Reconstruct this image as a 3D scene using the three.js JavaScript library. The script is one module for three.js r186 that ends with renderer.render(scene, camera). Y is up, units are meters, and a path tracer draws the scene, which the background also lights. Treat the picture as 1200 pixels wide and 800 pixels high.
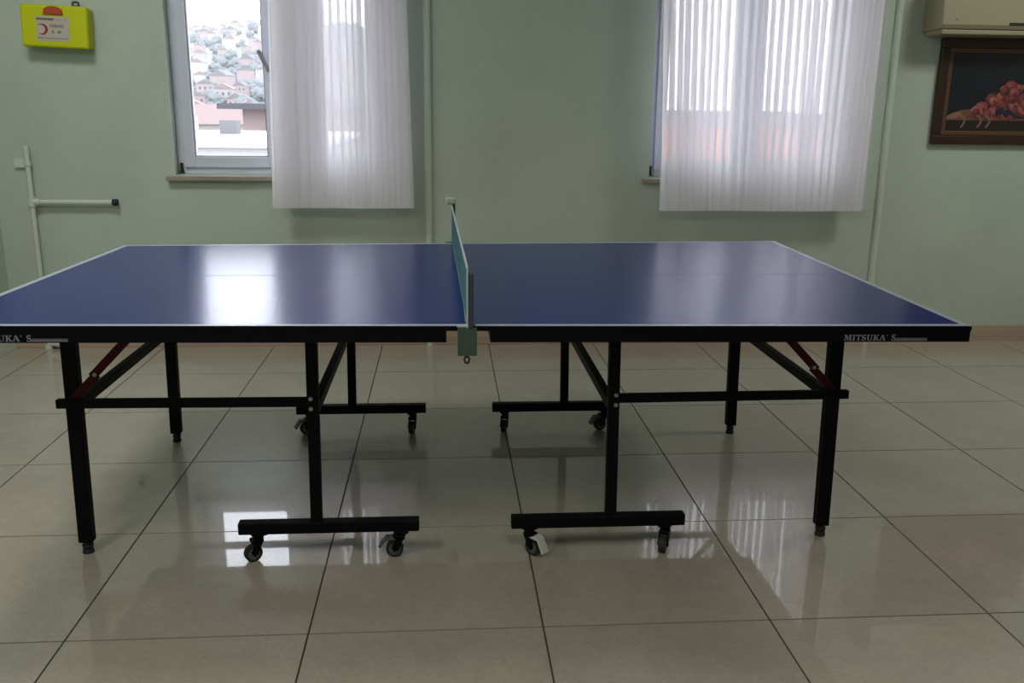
import * as THREE from 'three';
import { mergeGeometries } from 'three/addons/utils/BufferGeometryUtils.js';
import { RoundedBoxGeometry } from 'three/addons/geometries/RoundedBoxGeometry.js';
import { RectAreaLightUniformsLib } from 'three/addons/lights/RectAreaLightUniformsLib.js';

// ---------------------------------------------------------------- camera, sky, lights, exposure
RectAreaLightUniformsLib.init();
const scene = new THREE.Scene();
const camera = new THREE.PerspectiveCamera(40.85, 1.5, 0.05, 2000);
camera.rotation.order = 'YXZ';
camera.position.set(-0.0572, 1.3069, 3.092);
camera.rotation.set(-0.2472, -0.0754, 0.0109);
scene.background = new THREE.Color().setRGB(5.0, 5.25, 5.8);      // even overcast sky
scene.fog = new THREE.FogExp2(new THREE.Color().setRGB(1, 1, 1), 0.00022);      // misty air over the town
const CEILING_LAMP = { radiance: 24, color: [1, 0.99, 0.95] };
const renderer = new THREE.WebGLRenderer({ antialias: true });
renderer.toneMapping = THREE.LinearToneMapping;
renderer.toneMappingExposure = 1.0;
renderer.shadowMap.enabled = true;
renderer.shadowMap.type = THREE.PCFSoftShadowMap;

// ---------------------------------------------------------------- helpers
function rng(seed) { let s = seed | 0; return () => { s = (s + 0x6d2b79f5) | 0; let t = Math.imul(s ^ (s >>> 15), 1 | s); t = (t + Math.imul(t ^ (t >>> 7), 61 | t)) ^ t; return ((t ^ (t >>> 14)) >>> 0) / 4294967296; }; }
const used = new Map();
function numbered(name) { const n = used.get(name) ?? 0; used.set(name, n + 1); return n ? `${name}_${String(n).padStart(3, '0')}` : name; }
function shade(o) { o.traverse((m) => { if (m.isMesh) { m.castShadow = true; m.receiveShadow = true; } }); return o; }
function mesh(name, geometry, material, parent = scene) {
  const g = Array.isArray(geometry) ? (geometry.length > 1 ? mergeGeometries(geometry.map((q) => { const r = q.index ? q.toNonIndexed() : q; return r; })) : geometry[0]) : geometry;
  const m = new THREE.Mesh(g, material); m.name = parent === scene ? numbered(name) : name; m.castShadow = m.receiveShadow = true; parent.add(m); return m;
}
function thing(name, label, category, [x, y, z] = [0, 0, 0], group) {
  const o = new THREE.Group(); o.name = numbered(name); o.position.set(x, y, z); scene.add(o);
  o.userData = { label, category }; if (group) o.userData.group = group; return o;
}
function tag(o, label, category, group) { o.userData.label = label; o.userData.category = category; if (group) o.userData.group = group; return o; }
function struct(o, label) { o.userData.kind = 'structure'; if (label) { o.userData.label = label; } return o; }
const box = (w, h, d, x = 0, y = 0, z = 0) => new THREE.BoxGeometry(w, h, d).translate(x, y, z);
const span = (x0, x1, y0, y1, z0, z1) => box(x1 - x0, y1 - y0, z1 - z0, (x0 + x1) / 2, (y0 + y1) / 2, (z0 + z1) / 2);
const rbox = (w, h, d, r, x = 0, y = 0, z = 0, seg = 2) => new RoundedBoxGeometry(w, h, d, seg, r).translate(x, y, z);
const rspan = (x0, x1, y0, y1, z0, z1, r = 0.003) => rbox(x1 - x0, y1 - y0, z1 - z0, r, (x0 + x1) / 2, (y0 + y1) / 2, (z0 + z1) / 2);
const cyl = (r, h, x = 0, y = 0, z = 0, axis = 'y', n = 20, r2 = r) => { const g = new THREE.CylinderGeometry(r2, r, h, n); if (axis === 'x') g.rotateZ(Math.PI / 2); if (axis === 'z') g.rotateX(Math.PI / 2); return g.translate(x, y, z); };
function bar(a, b, w, t, r = 0.002) {                  // a rounded box from point a to point b; w across in y, t across in z (x for bars along z)
  const A = new THREE.Vector3(...a), B = new THREE.Vector3(...b), d = B.clone().sub(A), L = d.length();
  const g = rbox(L, w, t, r); const X = d.normalize(); let Z = new THREE.Vector3(0, 0, 1); if (Math.abs(X.z) > 0.9) Z = new THREE.Vector3(-1, 0, 0);
  const Y = new THREE.Vector3().crossVectors(Z, X).normalize(); Z = new THREE.Vector3().crossVectors(X, Y);
  g.applyMatrix4(new THREE.Matrix4().makeBasis(X, Y, Z)); const c = A.add(B).multiplyScalar(0.5); return g.translate(c.x, c.y, c.z);
}
function tube(points, r, n = 32, radial = 12) { return new THREE.TubeGeometry(new THREE.CatmullRomCurve3(points.map((p) => new THREE.Vector3(...p)), false, 'catmullrom', 0.1), n, r, radial, false); }
function noiseTexture(size, seed, base, layers, srgb = true) {   // layers: [cells, amount]; base and result 0..255
  const R = rng(seed), grids = layers.map(([c]) => { const g = []; for (let i = 0; i < c * c; i++) g.push(R() * 2 - 1); return g; });
  const data = new Uint8Array(size * size * 4);
  for (let y = 0; y < size; y++) for (let x = 0; x < size; x++) {
    let v = 0;
    layers.forEach(([c, a], k) => { const fx = (x / size) * c, fy = (y / size) * c, ix = Math.floor(fx), iy = Math.floor(fy); let tx = fx - ix, ty = fy - iy; tx = tx * tx * (3 - 2 * tx); ty = ty * ty * (3 - 2 * ty);
      const q = (i, j) => grids[k][(((iy + j) % c) * c) + ((ix + i) % c)]; v += a * ((q(0, 0) * (1 - tx) + q(1, 0) * tx) * (1 - ty) + (q(0, 1) * (1 - tx) + q(1, 1) * tx) * ty); });
    for (let k = 0; k < 3; k++) data[(y * size + x) * 4 + k] = Math.max(0, Math.min(255, base[k] + v * (base[k] / 255 + 0.1)));
    data[(y * size + x) * 4 + 3] = 255;
  }
  const t = new THREE.DataTexture(data, size, size); t.wrapS = t.wrapT = THREE.RepeatWrapping; t.magFilter = THREE.LinearFilter; t.minFilter = THREE.LinearMipmapLinearFilter; t.generateMipmaps = true; if (srgb) t.colorSpace = THREE.SRGBColorSpace; t.needsUpdate = true; return t;
}
function canvasTexture(w, h, draw) { const c = document.createElement('canvas'); c.width = w; c.height = h; draw(c.getContext('2d'), w, h); const t = new THREE.CanvasTexture(c); t.colorSpace = THREE.SRGBColorSpace; t.anisotropy = 8; return t; }
const lin = (r, g, b) => new THREE.Color().setRGB(r, g, b);
const std = (color, roughness = 0.6, metalness = 0, extra = {}) => new THREE.MeshStandardMaterial({ color, roughness, metalness, ...extra });
const phys = (o) => new THREE.MeshPhysicalMaterial(o);

// ---------------------------------------------------------------- materials
const wallMap = noiseTexture(512, 11, [232, 232, 232], [[3, 6], [9, 4], [40, 1.5], [160, 2]]); wallMap.repeat.set(0.5, 0.5);
const wallBump = noiseTexture(512, 12, [128, 128, 128], [[60, 30], [170, 60]], false); wallBump.repeat.set(1.2, 1.2);
const M = {
  wall: std(lin(0.56, 0.645, 0.545), 0.75, 0, { map: wallMap, bumpMap: wallBump, bumpScale: 0.0003 }),
  ceiling: std(lin(0.72, 0.72, 0.68), 0.9),
  grout: std(lin(0.055, 0.048, 0.04), 0.9),
  skirting: std(lin(0.58, 0.44, 0.32), 0.35, 0, { map: noiseTexture(128, 21, [220, 220, 220], [[6, 14], [30, 10]]) }),
  pvc: std(lin(0.60, 0.63, 0.73), 0.35),
  gasket: std(lin(0.02, 0.02, 0.02), 0.7),
  seal: std(lin(0.22, 0.22, 0.24), 0.6),
  lever: std(lin(0.20, 0.20, 0.21), 0.4),
  sill: std(lin(0.42, 0.38, 0.31), 0.3, 0, { map: noiseTexture(128, 22, [225, 225, 225], [[5, 14], [24, 12]]) }),
  glass: phys({ color: 0xffffff, roughness: 0.0, transmission: 1, thickness: 0, ior: 1.45 }),
  curtain: phys({ color: lin(0.95, 0.94, 0.96), roughness: 0.74, transmission: 0.62, thickness: 0, ior: 1.1, side: THREE.DoubleSide }),
  rail: std(lin(0.6, 0.58, 0.54), 0.4),
  board: phys({ color: lin(0.004, 0.016, 0.16), roughness: 0.22, ior: 1.42, specularIntensity: 0.72 }),
  line: std(lin(0.40, 0.45, 0.52), 0.35),
  thinLine: std(lin(0.09, 0.11, 0.2), 0.3),
  black: phys({ color: lin(0.0015, 0.0015, 0.003), roughness: 0.55, specularIntensity: 0.22 }),
  under: std(lin(0.11, 0.075, 0.045), 0.7),
  red: phys({ color: lin(0.055, 0.004, 0.006), roughness: 0.5, specularIntensity: 0.3 }),
  steel: std(lin(0.3, 0.3, 0.3), 0.4, 0.8),
  rubber: std(lin(0.012, 0.012, 0.012), 0.7),
  casterGrey: std(lin(0.075, 0.085, 0.078), 0.5),
  casterTan: std(lin(0.11, 0.10, 0.08), 0.5),
  leverWhite: std(lin(0.55, 0.55, 0.52), 0.4),
  leverGrey: std(lin(0.06, 0.075, 0.07), 0.45),
  net: std(lin(0.11, 0.27, 0.30), 0.7),
  tape: std(lin(0.45, 0.53, 0.53), 0.7),
  clamp: std(lin(0.055, 0.085, 0.065), 0.45, 0.2),
  slate: std(lin(0.035, 0.04, 0.06), 0.5),
  capPale: std(lin(0.42, 0.47, 0.38), 0.5),
  pipeGreen: std(lin(0.54, 0.62, 0.51), 0.6),
  pipeWhite: std(lin(0.56, 0.62, 0.53), 0.4),
  kit: phys({ color: lin(0.50, 0.55, 0.004), roughness: 0.5, specularIntensity: 0.5 }),
  kitRed: std(lin(0.38, 0.045, 0.012), 0.5),
  acBody: std(lin(0.31, 0.285, 0.175), 0.42),
  dark: std(lin(0.01, 0.01, 0.01), 0.6),
  frameWood: std(lin(0.045, 0.016, 0.009), 0.35, 0, { map: noiseTexture(256, 31, [215, 215, 215], [[8, 30], [50, 30]]) }),
  frameGilt: std(lin(0.10, 0.05, 0.025), 0.4),
  jar: std(lin(0.03, 0.03, 0.04), 0.5),
  lampFrame: std(lin(0.7, 0.7, 0.7), 0.5),
  lampGlow: std(0xffffff, 0.6, 0, { emissive: lin(...CEILING_LAMP.color), emissiveIntensity: 1.5 }),
};
const tileMaterials = [0, 1, 2, 3].map((k) => {
  const tone = [[0.46, 0.405, 0.325], [0.447, 0.396, 0.32], [0.469, 0.409, 0.325], [0.453, 0.402, 0.33]][k];
  return phys({ color: lin(...tone), map: noiseTexture(256, 40 + k, [236, 236, 236], [[4, 5], [14, 4], [90, 7]]), roughness: 0.34, ior: 1.5, clearcoat: 1, clearcoatRoughness: 0.03 });
});

// ---------------------------------------------------------------- the room
const XL = -2.43, XR = 4.6, ZB = -2.02, ZF = 4.7, H = 2.85, TH = 0.25;
const WINDOWS = [{ x0: -1.495, x1: -0.37, y0: 0.95, y1: 2.3 }, { x0: 1.085, x1: 2.19, y0: 0.95, y1: 2.3 }];
{
  const s = new THREE.Shape([[XL - TH, -0.02], [XR + TH, -0.02], [XR + TH, H], [XL - TH, H]].map((p) => new THREE.Vector2(...p)));
  for (const w of WINDOWS) s.holes.push(new THREE.Path([[w.x0, w.y0], [w.x0, w.y1], [w.x1, w.y1], [w.x1, w.y0]].map((p) => new THREE.Vector2(...p))));
  struct(mesh('wall_back', new THREE.ExtrudeGeometry(s, { depth: TH, bevelEnabled: false }).translate(0, 0, ZB - TH), M.wall), 'pale green painted wall with two windows');
  const side = (name, g, label) => struct(mesh(name, g, M.wall), label);
  side('wall_left', span(XL - TH, XL, -0.02, H, ZB, ZF), 'pale green painted side wall behind the white pipe');
  side('wall_right', span(XR, XR + TH, -0.02, H, ZB, ZF), 'pale green side wall beyond the painting');
  side('wall_front', span(XL - TH, XR + TH, -0.02, H, ZF, ZF + TH), 'pale green wall opposite the windows');
  struct(mesh('ceiling', span(XL - TH, XR + TH, H, H + 0.2, ZB - TH, ZF + TH), M.ceiling), 'white painted ceiling');
  struct(mesh('baseboard_back', rspan(XL, XR, 0, 0.095, ZB, ZB + 0.012, 0.002), M.skirting), 'brown tiled skirting under the window wall');
  struct(mesh('baseboard_left', rspan(XL, XL + 0.012, 0, 0.095, ZB + 0.012, ZF, 0.002), M.pipeWhite), 'pale skirting along the side wall');
  struct(mesh('baseboard_right', rspan(XR - 0.012, XR, 0, 0.095, ZB + 0.012, ZF, 0.002), M.skirting), 'brown tiled skirting under the far side wall');

  // floor: grout bed with single tiles on it
  const floor = new THREE.Group(); floor.name = 'floor'; scene.add(floor); struct(floor, 'polished beige porcelain tile floor with dark joints');
  mesh('grout_bed', span(XL - TH, XR + TH, -0.2, -0.0025, ZB - TH, ZF + TH), M.grout, floor);
  const S = 0.6056, OX = 0.1936, OZ = 0.9656, J = 0.0026, R = rng(5);
  const whole = box(S - 2 * J, 0.01, S - 2 * J);
  for (let i = -5; i < 8; i++) for (let j = -7; j < 6; j++) {
    const x0 = Math.max(XL, OX + i * S + J), x1 = Math.min(XR, OX + (i + 1) * S - J), z0 = Math.max(ZB, OZ + j * S + J), z1 = Math.min(ZF, OZ + (j + 1) * S - J);
    if (x1 - x0 < 0.01 || z1 - z0 < 0.01) continue;
    const g = x1 - x0 > S - 3 * J && z1 - z0 > S - 3 * J ? whole : box(x1 - x0, 0.01, z1 - z0);
    mesh('tile', g, tileMaterials[Math.floor(R() * 4)], floor).position.set((x0 + x1) / 2, -0.005, (z0 + z1) / 2);
  }
}

// ---------------------------------------------------------------- windows
function makeWindow(n, w, label, withHandle) {
  const g = new THREE.Group(); g.name = `window_${n}`; scene.add(g); struct(g, label);
  const zf = ZB - 0.075, zb = zf - 0.07, F = 0.045;      // frame faces
  mesh('window_frame', [rspan(w.x0, w.x0 + F, w.y0, w.y1, zb, zf), rspan(w.x1 - F, w.x1, w.y0, w.y1, zb, zf), rspan(w.x0 + F, w.x1 - F, w.y0, w.y0 + F, zb, zf), rspan(w.x0 + F, w.x1 - F, w.y1 - F, w.y1, zb, zf),
    rspan((w.x0 + w.x1) / 2 - 0.03, (w.x0 + w.x1) / 2 + 0.03, w.y0 + F, w.y1 - F, zb, zf)], M.pvc, g);
  const mid = (w.x0 + w.x1) / 2;
  for (const [a, b, opens] of [[w.x0 + F - 0.008, mid - 0.02, true], [mid + 0.02, w.x1 - F + 0.008, false]]) {
    const y0 = w.y0 + F - 0.008, y1 = w.y1 - F + 0.008, zs = zf + 0.016, B = 0.056;
    const sash = mesh('sash', [rspan(a, a + B, y0, y1, zb + 0.01, zs), rspan(b - B, b, y0, y1, zb + 0.01, zs), rspan(a + B, b - B, y0, y0 + B, zb + 0.01, zs), rspan(a + B, b - B, y1 - B, y1, zb + 0.01, zs)], M.pvc, g);
    const q = 0.006, zi = zs - 0.012;
    mesh('gasket', [span(a + B, a + B + q, y0 + B, y1 - B, zi - 0.02, zi), span(b - B - q, b - B, y0 + B, y1 - B, zi - 0.02, zi), span(a + B, b - B, y0 + B, y0 + B + q, zi - 0.02, zi), span(a + B, b - B, y1 - B - q, y1 - B, zi - 0.02, zi)], M.seal, sash);
    mesh('pane', box(b - a - 2 * B, y1 - y0 - 2 * B, 0.001, (a + b) / 2, (y0 + y1) / 2, zi - 0.012), M.glass, sash);
    if (opens && withHandle) {
      const h = new THREE.Group(); h.name = 'window_handle'; h.position.set(b - 0.024, 1.485, zs); g.add(h);
      mesh('handle_plate', rbox(0.026, 0.065, 0.012, 0.005, 0, 0, 0.006), M.pvc, h);
      mesh('lever', [cyl(0.009, 0.03, 0, 0.01, 0.025, 'z'), bar([0, 0.01, 0.04], [-0.05, 0.115, 0.04], 0.02, 0.014, 0.006)], M.lever, h);
    }
  }
  mesh('hinge', [cyl(0.008, 0.05, w.x0 + 0.02, w.y0 + 0.035, zf + 0.012), box(0.022, 0.012, 0.014, w.x0 + 0.02, w.y0 + 0.012, zf + 0.01)], M.gasket, g);
  mesh('window_sill', rspan(w.x0 - 0.04, w.x1 + 0.04, w.y0 - 0.028, w.y0 - 0.002, ZB - 0.075, ZB + 0.045, 0.004), M.sill, g);
}
makeWindow(1, WINDOWS[0], 'white plastic casement window with a lever handle, half covered by a curtain', true);
makeWindow(2, WINDOWS[1], 'white plastic casement window wholly behind a sheer curtain', true);

// ---------------------------------------------------------------- curtains
function curtain(label, seed, z, yTop, yBot, top, bot, pleats) {   // pleats: list of [width, overlap]
  const R = rng(seed), total = pleats.reduce((a, p) => a + p[0], 0), per = 26, cols = pleats.length * per + 1, rows = 36;
  const g = thing('sheer_curtain', label, 'curtain');
  const pos = [], idx = [], info = [];
  let acc = 0;
  pleats.forEach(([w, k], n) => { const jit = 0.75 + 0.5 * R(); for (let i = 0; i < per; i++) info.push({ c: acc + (w * i) / per, p: i / per, w, k, jit, ph: R() * 0.15, n }); acc += w; });
  info.push({ c: acc, p: 0, w: pleats.at(-1)[0], k: pleats.at(-1)[1], jit: 1, ph: 0 });
  const drift = pleats.map(() => R() * 2 - 1);
  for (let r = 0; r <= rows; r++) {
    const v = r / rows, y = yTop + (yBot - yTop) * v, x0 = top[0] + (bot[0] - top[0]) * v, x1 = top[1] + (bot[1] - top[1]) * v, flare = 0.85 + 0.25 * v;
    for (let c = 0; c < cols; c++) {
      const q = info[c], u = q.c / total, th = q.p * 2 * Math.PI, sc = (x1 - x0) / total;
      const edge = Math.min(1, Math.min(u, 1 - u) * 30);
      const d0 = drift[q.n ?? 0] * (1 - q.p) + (drift[(q.n ?? 0) + 1] ?? 0) * q.p;
      const x = x0 + (x1 - x0) * u + edge * ((q.k * q.w * sc) / (2 * Math.PI)) * Math.sin(th) * flare + d0 * 0.006 * Math.sin(2.2 * v + q.c * 7);
      const zz = z + 0.017 * q.jit * Math.cos(th) * flare + 0.012 * Math.sin(u * 9 + v * 2) + 0.012 * v;
      pos.push(x, y, zz);
    }
  }
  for (let r = 0; r < rows; r++) for (let c = 0; c < cols - 1; c++) { const a = r * cols + c, b = a + 1, d = a + cols, e = d + 1; idx.push(a, d, b, b, d, e); }
  const geo = new THREE.BufferGeometry(); geo.setAttribute('position', new THREE.Float32BufferAttribute(pos, 3)); geo.setIndex(idx); geo.computeVertexNormals();
  mesh('fabric', geo, M.curtain, g);
  // hem: the bottom 5 cm turned up, a second layer just in front of the first
  const hp = [], hi = [], n = cols, r0 = rows - 1;
  for (const r of [r0, rows]) for (let c = 0; c < n; c++) { const k = (r * cols + c) * 3; hp.push(pos[k], pos[k + 1], pos[k + 2] + 0.0012); }
  for (let c = 0; c < n - 1; c++) hi.push(c, c + n, c + 1, c + 1, c + n, c + n + 1);
  const hg = new THREE.BufferGeometry(); hg.setAttribute('position', new THREE.Float32BufferAttribute(hp, 3)); hg.setIndex(hi); hg.computeVertexNormals();
  mesh('hem', hg, M.curtain, g);
  mesh('curtain_rail', [rspan(top[0] - 0.05, top[1] + 0.05, yTop, yTop + 0.03, z - 0.02, z + 0.02), span(top[0] + 0.02, top[0] + 0.04, yTop + 0.005, yTop + 0.025, ZB - 0.001, z - 0.01), span(top[1] - 0.04, top[1] - 0.02, yTop + 0.005, yTop + 0.025, ZB - 0.001, z - 0.01)], M.rail, g);
  return g;
}
{
  const R = rng(77), a = [], b = [];
  for (let i = 0; i < 9; i++) a.push([0.026, 8 + 2 * R()]);
  for (let i = 0; i < 7; i++) a.push([0.030 + 0.016 * R(), 2.6 + 1.0 * R()]);
  for (let i = 0; i < 6; i++) a.push([0.030, 5 + 2 * R()]);
  for (let i = 0; i < 23; i++) b.push([0.034 + 0.024 * R(), 3.1 + 1.4 * R()]);
  for (let i = 0; i < 6; i++) b.push([0.03, 5 + 2 * R()]);
  curtain('white sheer curtain bunched over one half of a window', 3, -1.9, 2.55, 0.79, [-0.91, -0.255], [-0.945, -0.232], a);
  curtain('wide white sheer curtain covering a whole window beside the painting', 4, -1.9, 2.55, 0.782, [1.05, 2.30], [1.112, 2.272], b);
}

// ---------------------------------------------------------------- table tennis table
const table = thing('table_tennis_table', 'blue table tennis table with white edge lines on a black wheeled steel frame', 'table');
{
  const TW = -0.0085, T = 0.76;                         // the boards are slightly warped: height changes with x times z
  const warp = (g) => { const p = g.attributes.position; for (let i = 0; i < p.count; i++) p.setY(i, p.getY(i) + TW * p.getX(i) * p.getZ(i)); g.computeVertexNormals(); return g; };
  const wspan = (x0, x1, y0, y1, z0, z1, nx = 12, nz = 12) => warp(new THREE.BoxGeometry(x1 - x0, y1 - y0, z1 - z0, nx, 1, nz).translate((x0 + x1) / 2, (y0 + y1) / 2, (z0 + z1) / 2));
  const D = 0.7625, L = 1.37;
  for (const s of [-1, 1]) {
    const X = (a, b) => (s < 0 ? [-b, -a] : [a, b]);
    const top = mesh('tabletop', wspan(...X(0.003, L), T - 0.012, T, -D, D, 24, 16), M.board, table);
    for (const [z0, z1] of [[D - 0.02, D], [-D, -D + 0.02]]) mesh('edge_line', wspan(...X(0.003, L), T - 0.001, T + 0.0005, z0, z1, 24, 1), M.line, top);
    mesh('edge_line', wspan(...X(L - 0.02, L), T - 0.001, T + 0.0005, -D + 0.02, D - 0.02, 1, 16), M.line, top);
    mesh('centre_line', wspan(...X(0.003, L - 0.02), T - 0.001, T + 0.0004, -0.0012, 0.0012, 24, 1), M.thinLine, top);
    mesh('board_edge', [wspan(...X(0.003, L + 0.002), T - 0.013, T - 0.0012, D, D + 0.002, 24, 1), wspan(...X(0.003, L + 0.002), T - 0.013, T - 0.0012, -D - 0.002, -D, 24, 1), wspan(...X(L, L + 0.002), T - 0.013, T - 0.0012, -D, D, 1, 16)], M.black, top);
    mesh('board_underside', wspan(...X(0.01, L - 0.03), T - 0.0135, T - 0.012, -D + 0.03, D - 0.03, 16, 8), M.under, top);
    const a0 = T - 0.044, a1 = T - 0.013, e = s < 0 ? 0.053 : 0.062;
    for (const z of [1, -1]) mesh('apron', wspan(...X(e, L), a0, a1, ...(z > 0 ? [D - 0.025, D + 0.001] : [-D - 0.001, -D + 0.025]), 24, 1), M.black, table);
    mesh('end_apron', wspan(...X(L - 0.025, L), a0, a1, -D + 0.025, D - 0.025, 1, 16), M.black, table);
    mesh('cross_bar', wspan(...X(e, e + 0.025), a0, a1, -D + 0.025, D - 0.025, 1, 16), M.black, table);
    const lx = 1.135, lz = 0.477, px = 0.44, pz = 0.55, ry = 0.472, dz = (x, z) => TW * x * z;
    for (const z of [1, -1]) {
      const leg = mesh('leg', bar([s * lx, 0.036, z * lz], [s * (lx - 0.012), a1 + dz(s * lx, z * lz), z * lz], 0.042, 0.034, 0.004), M.black, table);
      mesh('levelling_foot', [cyl(0.012, 0.03, s * lx, 0.03, z * lz), cyl(0.017, 0.014, s * lx, 0.007, z * lz, 'y', 20, 0.015), cyl(0.016, 0.006, s * lx, 0.024, z * lz)], M.rubber, leg);
      const post = mesh('post', bar([s * px, 0.118, z * pz], [s * (px - 0.008), a1 + dz(s * px, z * pz), z * pz], 0.033, 0.03, 0.003), M.black, table);
      for (const y of [ry + 0.03, ry]) mesh('bolt', cyl(0.006, 0.006, s * px, y + 0.002, z * (pz + 0.017), 'z', 12), M.steel, post);
      mesh('base_bar', rspan(s * px - 0.265 + s * -0.037, s * px + 0.235 - s * 0.037 * 1 + 0.03 - 0.0, 0.086, 0.122, z * pz - 0.018, z * pz + 0.018, 0.004), M.black, table);
      mesh('side_rail', bar([s * (px - 0.016), ry + 0.008, z * (pz - 0.03)], [s * (lx + 0.03), ry + 0.008, z * (lz + 0.03)], 0.026, 0.02), M.black, table);
      const brace = mesh('folding_brace', [bar([s * (lx + 0.004), ry, z * (lz + 0.026)], [s * (lx - 0.088), ry + 0.092, z * (lz + 0.026)], 0.024, 0.005, 0.001), bar([s * (lx - 0.075), ry + 0.086, z * (lz + 0.03)], [s * (lx - 0.24), ry + 0.255, z * (lz + 0.03)], 0.024, 0.005, 0.001)], M.red, table);
      brace.userData.label = 'dark red hinged locking brace';
      for (const [bx, by] of [[lx + 0.002, ry + 0.002], [lx - 0.085, ry + 0.094]]) mesh('rivet', cyl(0.006, 0.006, s * bx, by, z * (lz + 0.034), 'z', 12), M.steel, brace);
    }
    mesh('cross_rail', bar([s * (lx - 0.01), ry - 0.008, -lz], [s * (lx - 0.01), ry - 0.008, lz], 0.03, 0.025), M.black, table);
    mesh('cross_rail', bar([s * (px - 0.008), ry - 0.004, -pz], [s * (px - 0.008), ry - 0.004, pz], 0.03, 0.025), M.black, table);
  }
  // swivel casters under the base bars
  function caster(x, z, yaw, hub, lever, leverOut) {
    const g = new THREE.Group(); g.name = 'caster'; g.position.set(x, 0, z); g.rotation.y = yaw; table.add(g);
    const r = 0.026, off = 0.02;
    mesh('fork', [rbox(0.044, 0.008, 0.036, 0.002, 0, 0.083, 0), cyl(0.014, 0.014, 0, 0.075, 0), rbox(0.036, 0.014, 0.03, 0.004, -off * 0.35, 0.064, 0),
      bar([-0.002, 0.066, 0.0135], [-off, r, 0.0135], 0.022, 0.003, 0.001), bar([-0.002, 0.066, -0.0135], [-off, r, -0.0135], 0.022, 0.003, 0.001), cyl(0.005, 0.034, -off, r, 0, 'z', 12)], M.black, g);
    const w = mesh('wheel', cyl(r, 0.018, -off, r, 0, 'z', 28), M.rubber, g);
    mesh('hub', [cyl(r * 0.68, 0.0215, -off, r, 0, 'z', 24)], hub, w);
    if (lever) mesh('brake_lever', [bar([-off + 0.01, 0.062, 0], [-off - 0.026, 0.06, 0], 0.008, 0.03, 0.002), bar([-off - 0.024, 0.062, 0], [-off - 0.046, leverOut, 0], 0.007, 0.03, 0.002)], lever, g);
  }
  const ax = 0.612, bx = 0.192, cz = 0.55;
  caster(-ax, cz, 0.55, M.casterTan, null);
  caster(-bx, cz, 0.0, M.casterGrey, M.leverGrey, 0.034);
  caster(bx, cz, 2.35, M.casterGrey, M.leverWhite, 0.02);
  caster(ax, cz, 1.1, M.casterGrey, null);
  caster(-ax, -cz, 0.4, M.casterGrey, M.leverGrey, 0.03);
  caster(-bx, -cz, 1.35, M.casterGrey, null);
  caster(bx, -cz, 1.3, M.casterGrey, null);
  caster(ax, -cz, 0.3, M.casterGrey, M.leverGrey, 0.03);
  // maker's lettering printed on the near aprons
  const print = canvasTexture(1024, 128, (c, w, h) => {
    c.clearRect(0, 0, w, h); c.fillStyle = 'rgb(128,132,136)'; c.textBaseline = 'alphabetic';
    const put = (text, font, x0, x1, y) => { c.font = font; c.save(); c.translate(x0, y); c.scale((x1 - x0) / c.measureText(text).width, 1); c.fillText(text, 0, 0); c.restore(); };
    put('MITSUKA', 'bold 96px serif', 4, 508, 104); put('\u00ae', '34px serif', 514, 534, 56);
    put('S', 'bold 104px serif', 575, 632, 106); for (let x = 640; x < 1006; x += 15) c.fillRect(x, 70, 6, 30); c.fillRect(622, 84, 390, 5); c.fillRect(622, 98, 390, 8);
  });
  const printM = std(0xffffff, 0.5, 0, { map: print, transparent: true, alphaTest: 0.0 });
  for (const [x0, x1] of [[1.015, 1.252], [-1.245, -1.006]]) {
    const g = new THREE.PlaneGeometry(x1 - x0, 0.0296, 8, 1).translate((x0 + x1) / 2, 0.7295, 0.7625 + 0.0026); warp(g);
    mesh('lettering', g, printM, table).userData.label = 'grey printed maker name';
  }
}

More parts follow.
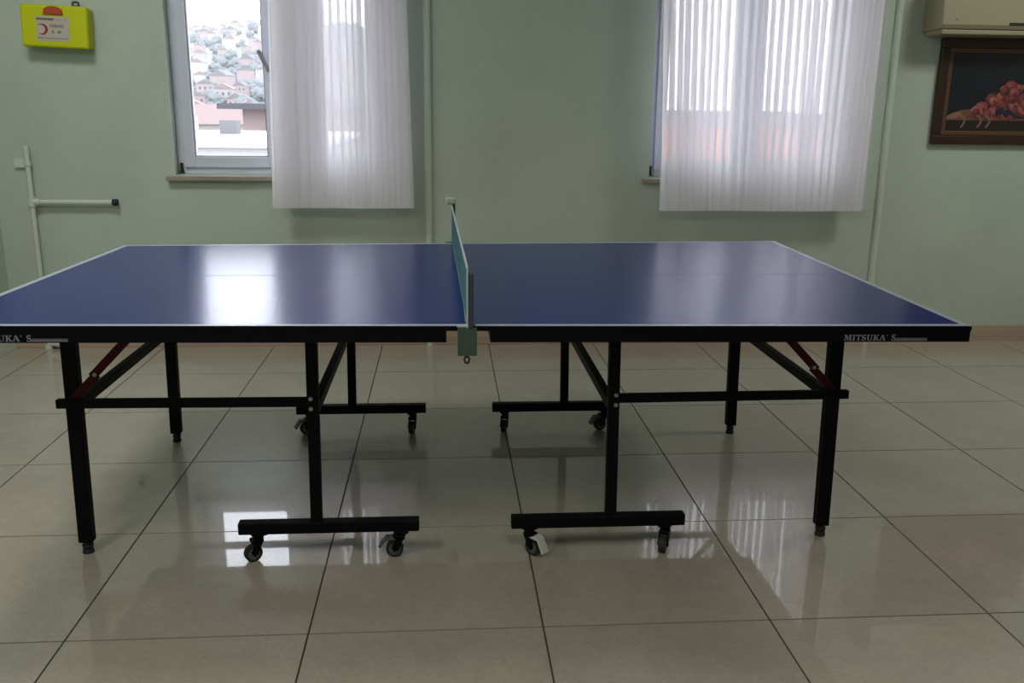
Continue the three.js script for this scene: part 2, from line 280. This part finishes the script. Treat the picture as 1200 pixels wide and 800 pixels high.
// ---------------------------------------------------------------- the net
{
  const net = thing('table_tennis_net', 'teal net with white top tape clamped across the middle of the table', 'net');
  const A = new THREE.Vector3(0.002, 0, 0.775), B = new THREE.Vector3(-0.024, 0, -0.80);
  const at = (t, y) => [A.x + (B.x - A.x) * t, y, A.z + (B.z - A.z) * t];
  const y0 = 0.766, y1 = 0.905, strands = [];
  for (let i = 0; i <= 120; i++) { const p = at(i / 120, 0); strands.push(box(0.0014, y1 - y0, 0.0016, p[0], (y0 + y1) / 2, p[2])); }
  for (let j = 0; j <= 11; j++) strands.push(bar(at(0, y0 + ((y1 - y0) * j) / 11), at(1, y0 + ((y1 - y0) * j) / 11), 0.0016, 0.0014, 0.0003));
  mesh('netting', strands, M.net, net).userData.kind = 'stuff';
  mesh('tape', bar(at(0, 0.911), at(1, 0.911), 0.015, 0.004, 0.0015), M.tape, net);
  const hem = bar(at(0, 0.768), at(1, 0.768), 0.006, 0.003, 0.001); mesh('bottom_cord', hem, M.net, net);
  for (const [p, s] of [[at(0, 0), 1], [at(1, 0), -1]]) {
    mesh('post', rspan(p[0] + 0.002, p[0] + 0.015, 0.757, s > 0 ? 0.9 : 0.93, p[2] - 0.008, p[2] + 0.008, 0.003), M.slate, net);
    mesh('end_cord', rspan(p[0] - 0.003, p[0] + 0.001, 0.757, 0.918, p[2] - 0.002 + s * 0.004, p[2] + 0.002 + s * 0.004, 0.001), M.tape, net);
    mesh('clamp', [rspan(p[0] - 0.026, p[0] + 0.024, 0.683, 0.758, p[2] - 0.004, p[2] + 0.004, 0.002), rspan(p[0] - 0.005, p[0] + 0.02, 0.7612, 0.765, Math.min(p[2], p[2] - s * 0.05), Math.max(p[2], p[2] - s * 0.05), 0.001), rspan(p[0] - 0.022, p[0] + 0.02, 0.684, 0.69, Math.min(p[2], p[2] - s * 0.05), Math.max(p[2], p[2] - s * 0.05), 0.001)], M.clamp, net);
    mesh('clamp_lip', rspan(p[0] - 0.028, p[0] + 0.002, 0.7605, 0.768, p[2] + s * 0.003 - 0.004, p[2] + s * 0.003 + 0.004, 0.002), M.tape, net);
    const screw = mesh('clamp_screw', [cyl(0.004, 0.05, p[0] - 0.002, 0.706, p[2] - s * 0.02, 'y', 12)], M.steel, net);
    mesh('screw_knob', new THREE.TorusGeometry(0.0065, 0.0025, 8, 20).scale(1, 1.35, 1).translate(p[0] - 0.002, 0.672, p[2] - s * 0.0), M.rubber, screw);
  }
  const q = at(1, 0);
  mesh('post_cap', [rspan(q[0] - 0.026, q[0] + 0.018, 0.92, 0.948, q[2] - 0.014, q[2] + 0.014, 0.008)], M.capPale, net);
}

// ---------------------------------------------------------------- wall fittings
function riser(x, label) { const o = thing('heating_pipe', label, 'pipe', [x, 0, ZB + 0.006]); mesh('pipe', cyl(0.019, H, 0, H / 2, 0, 'y', 24), M.pipeGreen, o); for (const y of [0.35, 2.1]) mesh('pipe_clip', [cyl(0.022, 0.02, 0, y, 0, 'y', 20)], M.pipeGreen, o); return o; }
riser(-0.14, 'green painted vertical pipe between the bunched curtain and the table net');
riser(2.425, 'green painted vertical pipe between the wide curtain and the painting');
{
  const o = thing('radiator_pipe', 'white capped radiator pipe standing in the wall corner', 'pipe', [-2.24, 0, ZB + 0.035]);
  mesh('riser', tube([[0, 1.1, 0], [0, 0.6, 0], [0, 0.04, 0]], 0.0135), M.pipeWhite, o);
  mesh('branch', [cyl(0.0135, 0.42, 0.21, 0.806, 0, 'x'), cyl(0.019, 0.05, 0, 0.806, 0), cyl(0.019, 0.03, 0.025, 0.806, 0, 'x')], M.pipeWhite, o);
  mesh('cap', [cyl(0.018, 0.026, 0.43, 0.806, 0, 'x')], M.dark, o).userData.label = 'black end cap';
  mesh('pipe_clip', [span(-0.075, 0.0, 0.985, 1.03, -0.035, -0.018), cyl(0.018, 0.02, 0, 1.007, 0)], M.pipeWhite, o);
  mesh('valve', [cyl(0.02, 0.03, 0, 0.0152, 0), cyl(0.016, 0.05, 0.025, 0.03, 0, 'x'), cyl(0.02, 0.02, 0.055, 0.03, 0, 'x')], M.pipeWhite, o);
}
{
  const o = thing('first_aid_box', 'yellow plastic first aid box with a red catch hung on the wall', 'first aid kit', [-2.005, 1.69, ZB]);
  o.rotation.z = -0.035;
  const W = 0.325, Hh = 0.205;
  mesh('back_shell', rbox(W - 0.008, Hh - 0.006, 0.055, 0.012, 0, 0, 0.0275, 3), M.kit, o);
  mesh('lid', rbox(W, Hh, 0.046, 0.014, 0, 0, 0.078, 3), M.kit, o);
  mesh('catch', new THREE.ExtrudeGeometry(new THREE.Shape([...Array(13)].map((_, i) => new THREE.Vector2(0.044 * Math.cos((i / 12) * Math.PI), 0.034 * Math.pow(Math.sin((i / 12) * Math.PI), 0.6)))), { depth: 0.009, bevelEnabled: true, bevelSize: 0.003, bevelThickness: 0.003, bevelSegments: 2 }).translate(0, Hh / 2 - 0.043, 0.1), M.kitRed, o).userData.label = 'red plastic catch';
  mesh('handle', tube([[0.07, Hh / 2 - 0.006, 0.03], [0.072, Hh / 2 + 0.024, 0.03], [0.098, Hh / 2 + 0.024, 0.03], [0.1, Hh / 2 - 0.006, 0.03]], 0.006), M.leverGrey, o);
  const lab = canvasTexture(512, 384, (c, w, h) => {
    c.fillStyle = 'rgb(178,171,158)'; c.fillRect(0, 0, w, h); c.fillStyle = 'rgb(45,40,34)';
    for (let x = 8; x < 250; x += 30) c.fillRect(x, 28, 22, 34); c.fillStyle = 'rgb(150,145,130)'; for (let x = 275; x < 470; x += 26) c.fillRect(x, 34, 15, 24);
    c.fillStyle = 'rgb(140,20,14)'; c.beginPath(); c.arc(88, 205, 88, 0, 7); c.fill(); c.fillStyle = 'rgb(178,171,158)'; c.beginPath(); c.arc(64, 205, 70, 0, 7); c.fill();
    c.fillStyle = 'rgb(50,45,38)'; c.font = 'bold 62px sans-serif'; c.save(); c.translate(205, 172); c.scale(0.88, 1); c.fillText('T\u00dcRKIYE', 0, 0); c.restore(); c.fillText('A . M', 235, 262);
    c.fillStyle = 'rgb(115,110,98)'; for (let x = 10; x < 480; x += 24) c.fillRect(x, 330, 15, 24);
  });
  mesh('label_plate', box(0.16, 0.118, 0.0012, -0.006, -0.012, 0.1015), std(0xffffff, 0.5, 0, { map: lab }), o).userData.label = 'white printed label with a red crescent';
}
{
  const o = thing('air_conditioner', 'beige split air conditioner mounted on the wall above the painting', 'air conditioner', [3.0, 1.72, ZB]);
  const W = 0.86, p = [[0, 0.03], [0, 0.29], [0.13, 0.29], [0.19, 0.262], [0.205, 0.05], [0.195, 0.034], [0.19, 0.032]];
  const sh = new THREE.Shape(p.map(([z, y]) => new THREE.Vector2(z, y)));
  const g = new THREE.ExtrudeGeometry(sh, { depth: W, bevelEnabled: true, bevelSize: 0.006, bevelThickness: 0.006, bevelSegments: 2 }); g.rotateY(-Math.PI / 2); g.translate(W / 2, 0, 0);
  // after the turn: extrusion runs along -x, profile z along +z
  mesh('body', g, M.acBody, o);
  mesh('air_slot', rspan(-W / 2 + 0.012, W / 2 - 0.012, 0.022, 0.034, 0.03, 0.196, 0.002), M.dark, o);
  mesh('louvre', rspan(-W / 2 + 0.004, W / 2 - 0.004, 0.0, 0.026, 0.02, 0.197, 0.006), M.acBody, o);
  mesh('display', rspan(-0.07, 0.07, 0.047, 0.062, 0.204, 0.213, 0.002), M.dark, o);
  mesh('screw_cover', cyl(0.006, 0.004, -W / 2 + 0.075, 0.075, 0.211, 'z', 14), M.sill, o);
}
{
  const w = 0.94, h = 0.57, fw = 0.075;
  const o = thing('framed_painting', 'dark framed still life painting of fruit hanging under the air conditioner', 'painting', [2.678 + w / 2, 1.145 + h / 2, ZB]);
  const rim = (a, b, z0, z1, r) => [rspan(-w / 2 + a, w / 2 - a, h / 2 - b, h / 2 - a, z0, z1, r), rspan(-w / 2 + a, w / 2 - a, -h / 2 + a, -h / 2 + b, z0, z1, r), rspan(-w / 2 + a, -w / 2 + b, -h / 2 + b, h / 2 - b, z0, z1, r), rspan(w / 2 - b, w / 2 - a, -h / 2 + b, h / 2 - b, z0, z1, r)];
  mesh('frame', [...rim(0, 0.05, 0, 0.032, 0.006)], M.frameWood, o);
  mesh('inner_moulding', rim(0.05, fw, 0, 0.022, 0.004), M.frameGilt, o);
  const art = canvasTexture(1024, 560, (c, W, Hh) => {
    const R = rng(9); c.fillStyle = 'rgb(24,24,36)'; c.fillRect(0, 0, W, Hh);
    for (let i = 0; i < 500; i++) { const v = 16 + R() * 14; c.fillStyle = `rgba(${v},${v},${v + 8},0.25)`; c.fillRect(R() * W, R() * Hh * 0.8, 20 + R() * 60, 8 + R() * 30); }
    c.fillStyle = 'rgb(105,75,66)'; c.fillRect(0, 468, W, 14); c.fillStyle = 'rgb(38,26,24)'; c.fillRect(0, 482, W, 78);
    const blob = (x, y, rx, ry, col, a = 0) => { c.fillStyle = col; c.beginPath(); c.ellipse(x, y, rx, ry, a, 0, 7); c.fill(); };
    const fruit = (x, y, r, k) => { const t = [[120, 52, 54], [140, 66, 62], [96, 40, 46], [150, 84, 78]][k]; blob(x, y, r, r * 0.95, `rgb(${t})`); blob(x - r * 0.25, y - r * 0.25, r * 0.55, r * 0.5, `rgb(${t.map((v) => Math.min(255, v + 22))})`); blob(x + r * 0.3, y + r * 0.35, r * 0.5, r * 0.35, `rgba(60,24,30,0.55)`, 0.6); };
    blob(150, 440, 130, 36, 'rgb(112,78,66)', -0.12); blob(60, 448, 60, 20, 'rgb(140,104,82)', -0.3); blob(330, 455, 170, 30, 'rgb(92,66,60)');
    for (let i = 0; i < 34; i++) { const u = R(), x = 215 + u * 330, y = 470 - R() * (60 + 210 * Math.min(1, u * 1.4)); fruit(x, Math.min(y, 440), 30 + R() * 22, Math.floor(R() * 4)); }
    for (let i = 0; i < 24; i++) blob(360 + R() * 320, 400 + R() * 50, 17, 17, `rgb(${28 + R() * 14},${28 + R() * 12},${44 + R() * 16})`);
    for (let i = 0; i < 40; i++) { const u = R(); fruit(560 + u * 330, 440 - R() * 200 * (1 - Math.abs(u - 0.4)), 30 + R() * 26, Math.floor(R() * 4)); }
    blob(640, 150, 60, 26, 'rgb(150,150,150)', -0.5); blob(655, 205, 34, 40, 'rgb(104,104,112)'); blob(600, 250, 70, 16, 'rgb(120,96,76)', 0.3);
    c.strokeStyle = 'rgb(128,96,84)'; c.lineWidth = 16; c.lineCap = 'round'; for (const x of [110, 235, 300]) { c.beginPath(); c.moveTo(x, 450); c.quadraticCurveTo(x + 60, 470, x + 12, 530); c.stroke(); }
  });
  const artM = std(0xffffff, 0.35, 0, { map: art });
  mesh('canvas', box(w - 2 * fw, h - 2 * fw, 0.008, 0, 0, 0.01), artM, o).userData.label = 'still life print of reddish fruit on a ledge';
}
{
  const p = [[0, 0], [0.034, 0], [0.042, 0.02], [0.046, 0.06], [0.04, 0.1], [0.028, 0.118], [0.024, 0.124], [0, 0.128]].map((q) => new THREE.Vector2(...q));
  tag(mesh('jar', new THREE.LatheGeometry(p, 28).translate(1.285, 0.948, ZB - 0.005), M.jar), 'small dark rounded jar on the window sill behind the sheer curtain', 'jar');
}

// ---------------------------------------------------------------- ceiling lamps (above the frame)
for (const [x, z, where] of [[-1.75, -0.3, 'over the corner with the first aid box'], [3.3, -0.5, 'out from the air conditioner'], [-1.75, 2.3, 'over the open floor by the side wall'], [0.3, 2.9, 'over the open floor in the middle of the room']]) {
  const o = thing('ceiling_lamp', `square white ceiling lamp panel ${where}`, 'ceiling lamp', [x, H, z], 'ceiling lamp panels');
  mesh('lamp_frame', [span(-0.31, 0.31, -0.02, 0, -0.31, -0.29), span(-0.31, 0.31, -0.02, 0, 0.29, 0.31), span(-0.31, -0.29, -0.02, 0, -0.29, 0.29), span(0.29, 0.31, -0.02, 0, -0.29, 0.29)], M.lampFrame, o);
  mesh('diffuser', span(-0.29, 0.29, -0.014, -0.004, -0.29, 0.29), M.lampGlow, o);
  const l = new THREE.RectAreaLight(lin(...CEILING_LAMP.color), CEILING_LAMP.radiance, 0.56, 0.56); l.position.set(0, -0.022, 0); l.rotation.x = -Math.PI / 2; o.add(l);
}

// ---------------------------------------------------------------- outside
{
  const hazy = (r, g, b) => std(lin(r, g, b), 0.95);
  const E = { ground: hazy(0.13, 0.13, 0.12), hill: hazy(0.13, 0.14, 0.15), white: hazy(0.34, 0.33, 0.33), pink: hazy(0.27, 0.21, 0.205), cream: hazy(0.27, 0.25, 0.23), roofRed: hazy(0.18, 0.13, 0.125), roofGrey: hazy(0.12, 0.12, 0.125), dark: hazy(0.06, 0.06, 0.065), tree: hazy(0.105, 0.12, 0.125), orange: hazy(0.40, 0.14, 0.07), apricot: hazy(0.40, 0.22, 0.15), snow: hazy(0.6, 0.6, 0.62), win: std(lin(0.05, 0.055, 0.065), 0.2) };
  const GY = -10;
  struct(mesh('ground', span(-900, 900, GY - 1, GY, -1300, -6), E.ground), 'town ground far below the windows');
  const R = rng(21), hN = (x, z) => 5 * Math.sin(x * 0.009 + 1.3) + 3.4 * Math.sin(x * 0.024 + z * 0.009) + 2 * Math.sin(x * 0.06 - z * 0.02);
  const hillY = (x, z) => { const t = Math.max(0, Math.min(1, (-z - 180) / 900)), side = 1 / (1 + Math.exp((x - 40) / 50)); return GY + (90 + hN(x, z)) * (t * t * (3 - 2 * t)) * side; };
  const pos = [], idx = [], nx = 90, nz = 44; for (let j = 0; j <= nz; j++) for (let i = 0; i <= nx; i++) { const x = -760 + (i / nx) * 1060, z = -178 - (j / nz) * 1000; pos.push(x, hillY(x, z) - 0.02, z); }
  for (let j = 0; j < nz; j++) for (let i = 0; i < nx; i++) { const a = j * (nx + 1) + i; idx.push(a, a + 1, a + nx + 1, a + 1, a + nx + 2, a + nx + 1); }
  const hg = new THREE.BufferGeometry(); hg.setAttribute('position', new THREE.Float32BufferAttribute(pos, 3)); hg.setIndex(idx); hg.computeVertexNormals();
  struct(mesh('hill', hg, E.hill), 'hazy hillside rising behind the town');
  // houses on the slope
  const gable = (w, h, d) => { const s = new THREE.Shape([[-w / 2 - 0.4, 0], [w / 2 + 0.4, 0], [0, h]].map((p) => new THREE.Vector2(...p))); return new THREE.ExtrudeGeometry(s, { depth: d + 0.8, bevelEnabled: false }).translate(0, 0, -d / 2 - 0.4); };
  const kinds = [[E.white, E.roofRed, 'small white house with a reddish roof on the hazy hillside'], [E.pink, E.roofGrey, 'small pink house with a grey roof on the hazy hillside'], [E.cream, E.roofRed, 'small cream house with a reddish roof on the hazy hillside']].map(([a, b, label]) => ({ a, b, label, body: box(9, 9, 8, 0, 3.5, 0), roof: gable(9, 2.6, 8).translate(0, 8, 0), win: box(1.2, 1.5, 0.1) }));
  const spots = [];
  for (let i = 0; i < 1600 && spots.length < 190; i++) {
    const z = -230 - 720 * Math.pow(R(), 0.8), f = -0.33 + 0.36 * R(), x = f * (3.1 - z), k = kinds[Math.floor(R() * 3)];
    if (spots.some(([a, b]) => Math.hypot(a - x, b - z) < 15)) continue;
    spots.push([x, z]); const y = hillY(x, z), o = thing('hillside_house', k.label, 'house', [x, y, z], 'houses on the hillside');
    o.rotation.y = (R() - 0.5) * 0.9; const sc = 0.6 + 0.35 * R(); o.scale.set(sc, sc, sc);
    mesh('walls', k.body, k.a, o); mesh('roof', k.roof, k.b, o); if (z > -420) for (const wx of [-2.8, 0, 2.8]) for (const wy of [2.5, 5.6]) mesh('window', k.win, E.win, o).position.set(wx, wy, 4.03);
  }
  // trees on the slope and along the crest
  const tg = new THREE.IcosahedronGeometry(1, 2), NT = 1100, tr = new THREE.InstancedMesh(tg, E.tree, NT), m4 = new THREE.Matrix4(); { const p = tg.attributes.position; for (let i = 0; i < p.count; i++) { const x = p.getX(i), y = p.getY(i), z = p.getZ(i), k = 1 + 0.22 * Math.sin(x * 5 + y * 3) * Math.sin(y * 6 - z * 4) + 0.12 * Math.sin(z * 9 + x * 7); p.setXYZ(i, x * k, y * k, z * k); } tg.computeVertexNormals(); } tr.name = 'treeline'; tr.castShadow = tr.receiveShadow = true;
  for (let i = 0; i < NT; i++) { const crest = i < 330, z = crest ? -1030 - R() * 60 : -300 - R() * 700, f = -0.38 + 0.42 * R(), x = f * (3.1 - z), s = crest ? 2.6 + 3.4 * R() : 1.4 + 2.2 * R(); m4.compose(new THREE.Vector3(x, hillY(x, z) + s * 0.8, z), new THREE.Quaternion().setFromAxisAngle(new THREE.Vector3(0, 1, 0), R() * 6.28), new THREE.Vector3(s * 1.2, s * (0.9 + 0.4 * R()), s * 1.2)); tr.setMatrixAt(i, m4); }
  tr.userData = { kind: 'stuff', label: 'hazy grey trees on the hillside and its crest', category: 'trees' }; scene.add(tr);
  // nearer buildings
  const windows = (o, x0, x1, y0, y1, nx2, ny, z, w = 1.1, h = 1.3) => { const g = box(w, h, 0.08); for (let i = 0; i < nx2; i++) for (let j = 0; j < ny; j++) mesh('window', g, E.win, o).position.set(x0 + ((i + 0.5) / nx2) * (x1 - x0), y0 + ((j + 0.5) / ny) * (y1 - y0), z); };
  const pinkB = thing('pink_building', 'pink walled building with a dark overhanging flat roof', 'building', [-6, GY, -50]);
  mesh('walls', span(-5.1, 5, 0, 11.2, -8, 0), E.pink, pinkB); mesh('roof', span(-6.2, 6, 11.2, 11.5, -9, 1.2), E.dark, pinkB); mesh('parapet', span(-3, 4, 11.5, 11.75, -8, -3), E.roofGrey, pinkB);
  windows(pinkB, -4.2, 4.8, 2.0, 8.4, 5, 2, 0.02); mesh('balcony', span(-5.1, 5, 8.6, 9.2, 0, 1.2), E.white, pinkB);
  const white = thing('white_building', 'white rendered building with a broad flat roof below the hill', 'building', [-9, GY, -30]);
  mesh('walls', span(-7, 4.6, 0, 9.95, -15, 0), E.white, white); mesh('roof', span(-7.2, 4.8, 9.95, 10.16, -15.2, 0.25), E.snow, white);
  mesh('roof_box', span(-0.75, 0.0, 10.16, 10.75, -9.4, -8.6), E.roofGrey, white); mesh('chimney', span(-2.9, -2.5, 10.16, 10.9, -12, -11.5), E.cream, white); mesh('skylight', span(1.4, 2.6, 10.16, 10.4, -12, -10.5), E.roofGrey, white);
  windows(white, -6.6, 4.2, 4.6, 9.6, 9, 3, 0.02, 0.5, 0.9);
  const red = thing('red_roofed_building', 'long building with a faded red roof at the foot of the hill', 'building', [-24, GY - 1.6, -105]);
  mesh('walls', span(-12, 12, 0, 11, -8, 0), E.cream, red); mesh('roof', gable(8, 2.2, 24).rotateY(Math.PI / 2).translate(0, 11, -4), E.roofRed, red); windows(red, -11.5, 11.5, 2, 10.6, 9, 3, 0.02);
  const orange = thing('orange_building', 'orange rendered building with a grey parapet behind the wide curtain', 'building', [6.6, GY, -19]);
  mesh('walls', span(-3.2, 1.7, 0, 11.0, -8, 0), E.orange, orange); mesh('parapet', span(-3.4, 1.7, 11.0, 11.35, -8.2, 0.2), E.roofGrey, orange); windows(orange, -3, 1.7, 1, 8.6, 3, 3, 0.02);
  const apricot = thing('apricot_building', 'pale apricot building joined to the orange one', 'building', [11.3, GY, -19.6]);
  mesh('walls', span(-2.75, 5, 0, 10.9, -8, 0), E.apricot, apricot); mesh('parapet', span(-2.75, 5.2, 10.9, 11.3, -8.2, 0.2), E.roofGrey, apricot); windows(apricot, -2.4, 4.6, 1, 8.6, 4, 3, 0.02);
}

renderer.render(scene, camera);
